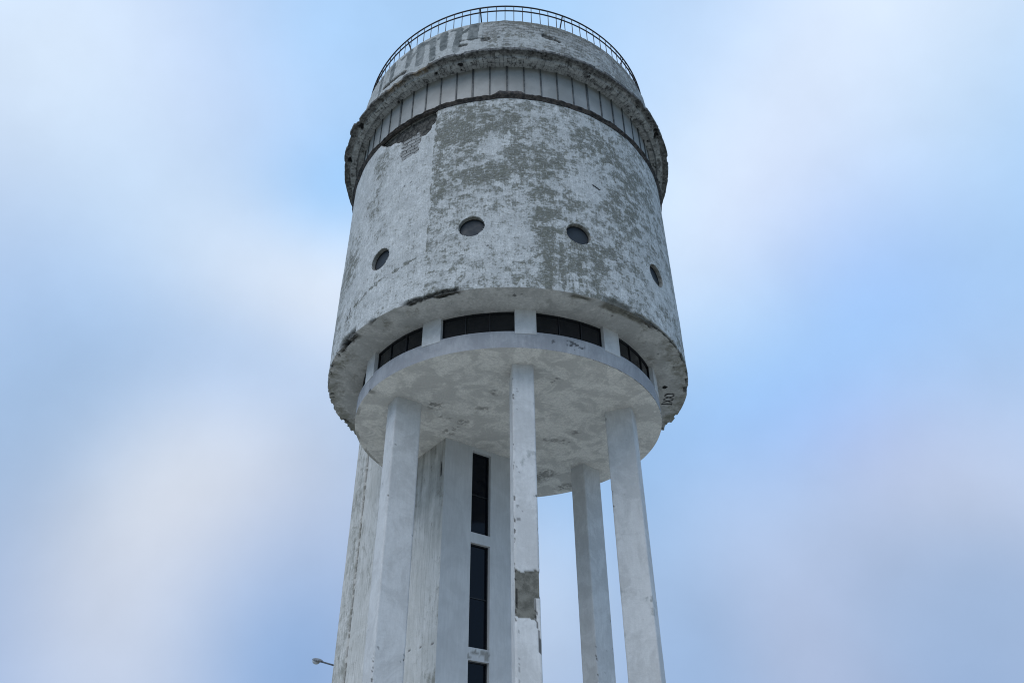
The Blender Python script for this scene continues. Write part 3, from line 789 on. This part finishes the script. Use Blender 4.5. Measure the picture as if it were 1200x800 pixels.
# --- columns
def column(azc, seed, patch=False):
    wt, dr = .56, .78; rc = 3.41
    n_ = np.array([math.sin(rad(azc)), -math.cos(rad(azc))]); t_ = np.array([math.cos(rad(azc)), math.sin(rad(azc))])
    ch = .02; hx, hy = wt/2, dr/2
    cor = [(-hx+ch, hy), (hx-ch, hy), (hx, hy-ch), (hx, -hy+ch), (hx-ch, -hy), (-hx+ch, -hy), (-hx, -hy+ch), (-hx, hy-ch)]   # (tangent, radial)
    pts = []
    for i in range(8):
        a, b_ = np.array(cor[i]), np.array(cor[(i+1) % 8]); k = max(1, int(round(np.linalg.norm(b_-a)/.03)))
        for q in range(k): pts.append(a+(b_-a)*q/k)
    pts = np.array(pts); nn = len(pts)
    z0, z1 = -E+.10, 11.50; nz = int((z1-z0)/.035); zs = np.linspace(z0, z1, nz)
    I, Z = np.meshgrid(np.arange(nn), zs); T = pts[I, 0]; D = pts[I, 1]
    X = t_[0]*T+n_[0]*(rc+D); Y = t_[1]*T+n_[1]*(rc+D)
    P0 = np.stack([X, Y, Z], -1)+seed*3.1
    n1 = fbm(P0, 3, 4, 161)-.5; n2 = fbm(P0, 10, 3, 163)-.5; nb = fbm(P0, .6, 3, 167)-.5
    # arris distance, for knocks along the edges
    ed = np.minimum(np.abs(np.abs(T)-hx), 9)+np.minimum(np.abs(np.abs(D)-hy), 9)
    knock = (ed < .04)*sstep(.21, .27, n2+.5*nb)
    low = 1-sstep(3.6, 6.5, Z)
    rub = knock*.75
    loss = nb*.6+low*.22+.3*(ed < .06)*sstep(.05, .2, n1)
    hole = sstep(.33, .36, n2+.3*nb)*.5
    bare = np.zeros_like(T)
    front = (D > hy-.03)
    if patch:
        ztop = 5.98+(fbm(P0*[1, 1, 0], 9, 2, 5)-.5)*.16; zbot = 4.98-(T+.1)*.18+(fbm(P0*[1, 1, 0], 7, 2, 8)-.5)*.16
        xr = np.where(Z > 5.42, .4, .17+(fbm(P0*[0, 0, 1], 7, 3, 6)-.5)*.06)
        pm = front*(Z < ztop)*(Z > zbot)*(T < xr)*(T > -.275+(n2*.03)); side = (D > hy-.12)*(T > hx-.02)*(Z < 5.98)*(Z > 5.45)
        bare = np.maximum(bare, pm); bare = np.maximum(bare, side*.8)
        hole = np.maximum(hole, front*(segd(T, Z, (-.235, 5.62), (-.23, 5.2))+n2*.05 < .018)*.9)
        cr = front*((segd(T, Z, (.17, 4.98), (.215, 4.75)) < .014)|(segd(T, Z, (.215, 4.75), (.235, 4.3)) < .014)|(segd(T, Z, (.235, 4.55), (.25, 4.28)) < .025))
        hole = np.maximum(hole, cr*.85)
        ol = front*(Z < 6.0)*(Z > 4.95)*((np.abs(T-xr) < .014)*(Z < 5.45))
        hole = np.maximum(hole, ol*.8)
        cr2 = front*(np.abs(T+.19+n1*.10) < .008)*(Z < 4.9)*(n2 > -.08); hole = np.maximum(hole, cr2*.45)
        loss += front*win(Z, 8.4, 9.0, .1)*sstep(0, .2, n1)*1.2
    if azc > 60 and azc < 80:
        loss += win(Z, 5.2, 6.6, .3)*sstep(.02, .15, n1)*.7
    dn = -.012*n1*0-.02*knock-.022*bare-.02*hole*(hole > .5)+n1*.006
    nrmT = np.where(np.abs(T) > hx-ch-1e-4, np.sign(T), 0.0)*(np.abs(D) < hy-1e-3); nrmD = np.where(np.abs(D) > hy-ch-1e-4, np.sign(D), 0.0)*(np.abs(T) < hx-1e-3)
    T2 = T+nrmT*dn; D2 = D+nrmD*dn
    X = t_[0]*T2+n_[0]*(rc+D2); Y = t_[1]*T2+n_[1]*(rc+D2)
    acc = np.concatenate([[0], np.cumsum(np.linalg.norm(np.diff(pts, axis=0), axis=1))])
    uv = np.stack([acc[I], Z], -1)
    o = grid('column', np.stack([X, Y, Z+E], -1), M_col, tower, True, uv, np.stack([rub, loss, hole], -1), np.stack([0*T, 0*T, bare], -1), flip=True)
    return o
c = column(-58, 1); c['label'] = 'left front square column, its narrow side catching more light'
c = column(5.8, 2, True); c['label'] = 'centre front square column with a bare grey patch where plaster fell off'
c = column(69.8, 3); c['label'] = 'right front square column'
c = column(133.8, 4); c['label'] = 'rear square column turned corner-on'

# --- stair shaft (axes: U along its window face, V away from the tower's axis)
U_ = Vector((.81, .587, 0)).normalized(); V_ = Vector((-U_.y, U_.x, 0))
UA, UB, VA, VB = -1.433, 1.17, 1.225, 7.34
ZT = 15.2
WU = (-.465, .205)
WZ = [(8.735, 11.325), (5.57, 8.43), (2.40, 5.245), (-.55, 2.08)]
def P_uvz(u, v, z): q = U_*u+V_*v; return (q.x, q.y, z+E)
def shaft():
    z0, z1 = -E+.10, 11.50
    # window face with real openings
    us = sorted(set([UA, UB, *WU])); us = np.array(sorted(set(list(np.linspace(UA, WU[0], 22))+list(np.linspace(WU[0], WU[1], 16))+list(np.linspace(WU[1], UB, 22)))))
    zb = [z0]+[z for w in sorted(WZ) for z in w]+[z1]; zl = []
    for a, b_ in zip(zb[:-1], zb[1:]): zl += list(np.linspace(a, b_, max(3, int((b_-a)/.05))))
    zs = np.array(sorted(set(zl)))
    Ug, Zg = np.meshgrid(us, zs)
    P0 = np.stack([Ug, 0*Ug, Zg], -1); n1 = fbm(P0, 2, 4, 171)-.5; n2 = fbm(P0, 9, 3, 173)-.5
    sill = (Ug > WU[0]-.02)*(Ug < WU[1]+.02)*((Zg > 5.245)*(Zg < 5.57))
    loss = n1*.3+sill*.45
    bare = sill*sstep(.0, .12, n2+.03)*.7
    uc = (Ug[:-1, :-1]+Ug[1:, 1:])/2; zc = (Zg[:-1, :-1]+Zg[1:, 1:])/2; keep = np.ones(uc.shape, bool)
    for a, b_ in WZ: keep &= ~((uc > WU[0]) & (uc < WU[1]) & (zc > a) & (zc < b_))
    P = np.array([U_.x, U_.y, 0])*Ug[..., None]+np.array([V_.x, V_.y, 0])*VA
    P[..., 2] = Zg+E
    P = P-np.array([V_.x, V_.y, 0])*(n1*.008)[..., None]
    sh = grid('stair_shaft', P, M_shaft, tower, False, np.stack([Ug, Zg], -1), np.stack([0*Ug, loss, 0*Ug], -1), np.stack([0*Ug, 0*Ug, bare], -1), keep)
    # streaked long side
    vs = np.linspace(VA, VB, 170); zz = np.linspace(z0, ZT, 420); Vg, Zg = np.meshgrid(vs, zz)
    P0 = np.stack([Vg, 0*Vg, Zg], -1); n1 = fbm(P0, 2.2, 5, 181)-.5; n2 = fbm(P0, 8, 3, 183)-.5; nb = fbm(P0, (.9, 1, .35), 3, 187)-.5
    sv = fbm(P0, (6, 1, .5), 4, 189)-.5
    top = sstep(6.5, 11.2, Zg)*(Vg < 4)
    loss = nb*.7
    loss += top*(.10+.9*sv)*.6
    loss += (1-sstep(3.6, 5.0, Zg+n1*1.5-(3.2-Vg)*.3))*(Vg < 3.4)*.5
    loss += win(Vg, 3.6, 7.3, .4)*(.05+.35*sv)
    loss -= .5*win(Zg, 5.4, 7.6, .6)*(Vg < 3)
    gv = 6.50
    hole = (np.abs(Vg-gv-n1*.03) < .019)*.7*(n2 > -.12)
    hole = np.maximum(hole, (np.abs(Vg-1.42) < .03)*win(Zg, 10.3, 10.75, .05))
    hole = np.maximum(hole, (np.abs(Zg-(5.55+.06*(Vg-1.2))) < .02)*(np.abs((Vg*1.7) % 1-.5) < .12)*(Vg < 3.2)*.7)
    loss += win(Vg, gv, 8, .05)*.35
    P = np.array([V_.x, V_.y, 0])*Vg[..., None]+np.array([U_.x, U_.y, 0])*UA; P[..., 2] = Zg+E
    proud = win(Vg, gv+.03, 9, .015)*.04
    off = -(proud+n1*.02+n2*.008-.03*(hole > .3))
    off = off*sstep(VA, VA+.05, Vg)
    P = P+np.array([U_.x, U_.y, 0])*off[..., None]
    brown = top*(.45+.5*sstep(-.1, .15, sv)+n1)*.6
    sd_ = grid('side_wall', P, M_side, sh, False, np.stack([Vg, Zg], -1), np.stack([0*Vg, loss, hole], -1), np.stack([0*Vg, 0*Vg, brown], -1), flip=True)
    # rest of the body: right side, back, and top
    m = MB(); c = [(UA-.04, VB), (UB, VB), (UB, VA)]
    q = [P_uvz(UA-.04, VB, z0), P_uvz(UB, VB, z0), P_uvz(UB, VA, z0), P_uvz(UA-.04, VB, ZT), P_uvz(UB, VB, ZT), P_uvz(UB, VA, ZT), P_uvz(UA, VA, ZT)]
    m.add(q, [(0, 1, 4, 3), (1, 2, 5, 4), (3, 4, 5, 6)])
    m.build('rear_wall', M_side, sh)
    for a, b_ in WZ:
        # reveal, frame, pane
        d = .17; m = MB(); u0_, u1_ = WU
        o_ = [(u0_, a), (u1_, a), (u1_, b_), (u0_, b_)]
        V = [P_uvz(u, VA-.001, z) for u, z in o_]+[P_uvz(u, VA+d, z) for u, z in o_]
        m.add(V, [(i, (i+1) % 4, 4+(i+1) % 4, 4+i) for i in range(4)])
        w = m.build('tall_window', M_shaft, tower)
        m = MB(); fwid = .035; mid = a+(b_-a)*.47
        ax = (U_, V_, Vector((0, 0, 1)))
        def bar(ua, ub, za, zb, t=.03):
            p = Vector(P_uvz((ua+ub)/2, VA+d-.03, (za+zb)/2)); m.box(p, ((ub-ua)/2, t, (zb-za)/2), ax)
        bar(u0_+.001, u0_+fwid, a+.002, b_-.002); bar(u1_-fwid, u1_-.001, a+.002, b_-.002)
        bar(u0_+fwid, u1_-fwid, a+.002, a+fwid); bar(u0_+fwid, u1_-fwid, b_-fwid, b_-.002); bar(u0_+fwid, u1_-fwid, mid-.014, mid+.014, .02)
        m.build('window_frame', M_frame, w)
        m = MB(); p = Vector(P_uvz((u0_+u1_)/2, VA+d-.02, (a+b_)/2)); m.box(p, ((u1_-u0_)/2-.01, .006, (b_-a)/2-.01), ax)
        m.build('pane', M_tall, w)
shaft()

# --- spray-painted signs on the soffit, read around the rim
def soffit_text():
    m = MB()
    Rt = 4.93; a = 86.5; h = .15
    def stroke(p, q, w=.014):
        # local x along the rim (m), y outwards (m)
        P = []
        dx, dy = q[0]-p[0], q[1]-p[1]; l = math.hypot(dx, dy); nx, ny = -dy/l*w, dx/l*w
        for z in (ZB-.012, ZB+.03):
            for (x, y) in ((p[0]+nx, p[1]+ny), (q[0]+nx, q[1]+ny), (q[0]-nx, q[1]-ny), (p[0]-nx, p[1]-ny)):
                aa = rad(a)+x/Rt; r = Rt+y; P.append((math.sin(aa)*r, -math.cos(aa)*r, z+E))
        m.add(P, [(0, 1, 2, 3), (7, 6, 5, 4), (0, 4, 5, 1), (1, 5, 6, 2), (2, 6, 7, 3), (3, 7, 4, 0)])
    # ( X X I
    stroke((.06, -.14), (0, -.06), .02); stroke((0, -.06), (0, .06), .02); stroke((0, .06), (.06, .14), .02)
    for x in (.12, .34):
        stroke((x, -h), (x+.17, h)); stroke((x, h), (x+.17, -h))
    stroke((.60, -h), (.60, h), .02); stroke((.56, -h), (.64, -h)); stroke((.56, h), (.64, h))
    m.build('sprayed_sign', M_letter, tower)
soffit_text()

# ------------------------------------------------------------------ lamp on the shaft's far end
def lamp():
    base = Vector(P_uvz(UA+.18, VB, 6.15)); d = V_.copy(); tilt = rad(17)
    ax = (d*math.cos(tilt)+Vector((0, 0, 1))*math.sin(tilt)).normalized(); upv = (Vector((0, 0, 1))*math.cos(tilt)-d*math.sin(tilt)).normalized(); sdv = ax.cross(upv)
    root = empty('street_lamp', base)
    root['label'] = 'small street lamp on a thin arm sticking out left from the stair shaft wall'; root['category'] = 'lamp'
    mt = plain('grey lamp metal', (.03, .03, .032), (.07, .07, .07), .5, .3, 10, .1)
    hd = plain('aluminium lamp housing', (.10, .10, .10), (.20, .20, .20), .45, .5, 10, .1)
    gl = glass('lamp bowl', (.35, .37, .38), .2)
    O = Vector((0, 0, 0))
    m = MB(); m.tube(O-ax*.05, O+ax*1.62, .026, 10); m.build('arm', mt, root, smooth=True)
    m = MB(); m.box(O+d*.012, (.012, .09, .14), (d, U_, Vector((0, 0, 1)))); m.build('wall_plate', mt, root)
    def body(x0, x1, hw, hu, hl, name, mat, par, z_off=0):
        m = MB(); n = 14; K_ = 20; V = []; F = []
        for i in range(n+1):
            t = i/n; s = max(.12, math.sin(math.pi*(.08+.90*t))**.55)
            for k in range(K_):
                th = 2*math.pi*k/K_; y = math.cos(th)*hw*s; z = math.sin(th)*(hu if math.sin(th) > 0 else hl)*s+z_off
                V.append(ax*(x0+(x1-x0)*t)+sdv*y+upv*z)
        for i in range(n):
            for k in range(K_): F.append((i*K_+k, i*K_+(k+1) % K_, (i+1)*K_+(k+1) % K_, (i+1)*K_+k))
        F += [tuple(range(K_))[::-1], tuple(n*K_+k for k in range(K_))]
        m.add(V, F); return m.build(name, mat, par, smooth=True)
    h_ = body(1.52, 2.30, .13, .075, .04, 'lamp_head', hd, root, 0)
    body(1.82, 2.26, .11, .03, .10, 'lamp_glass', gl, h_, -.03)
lamp()
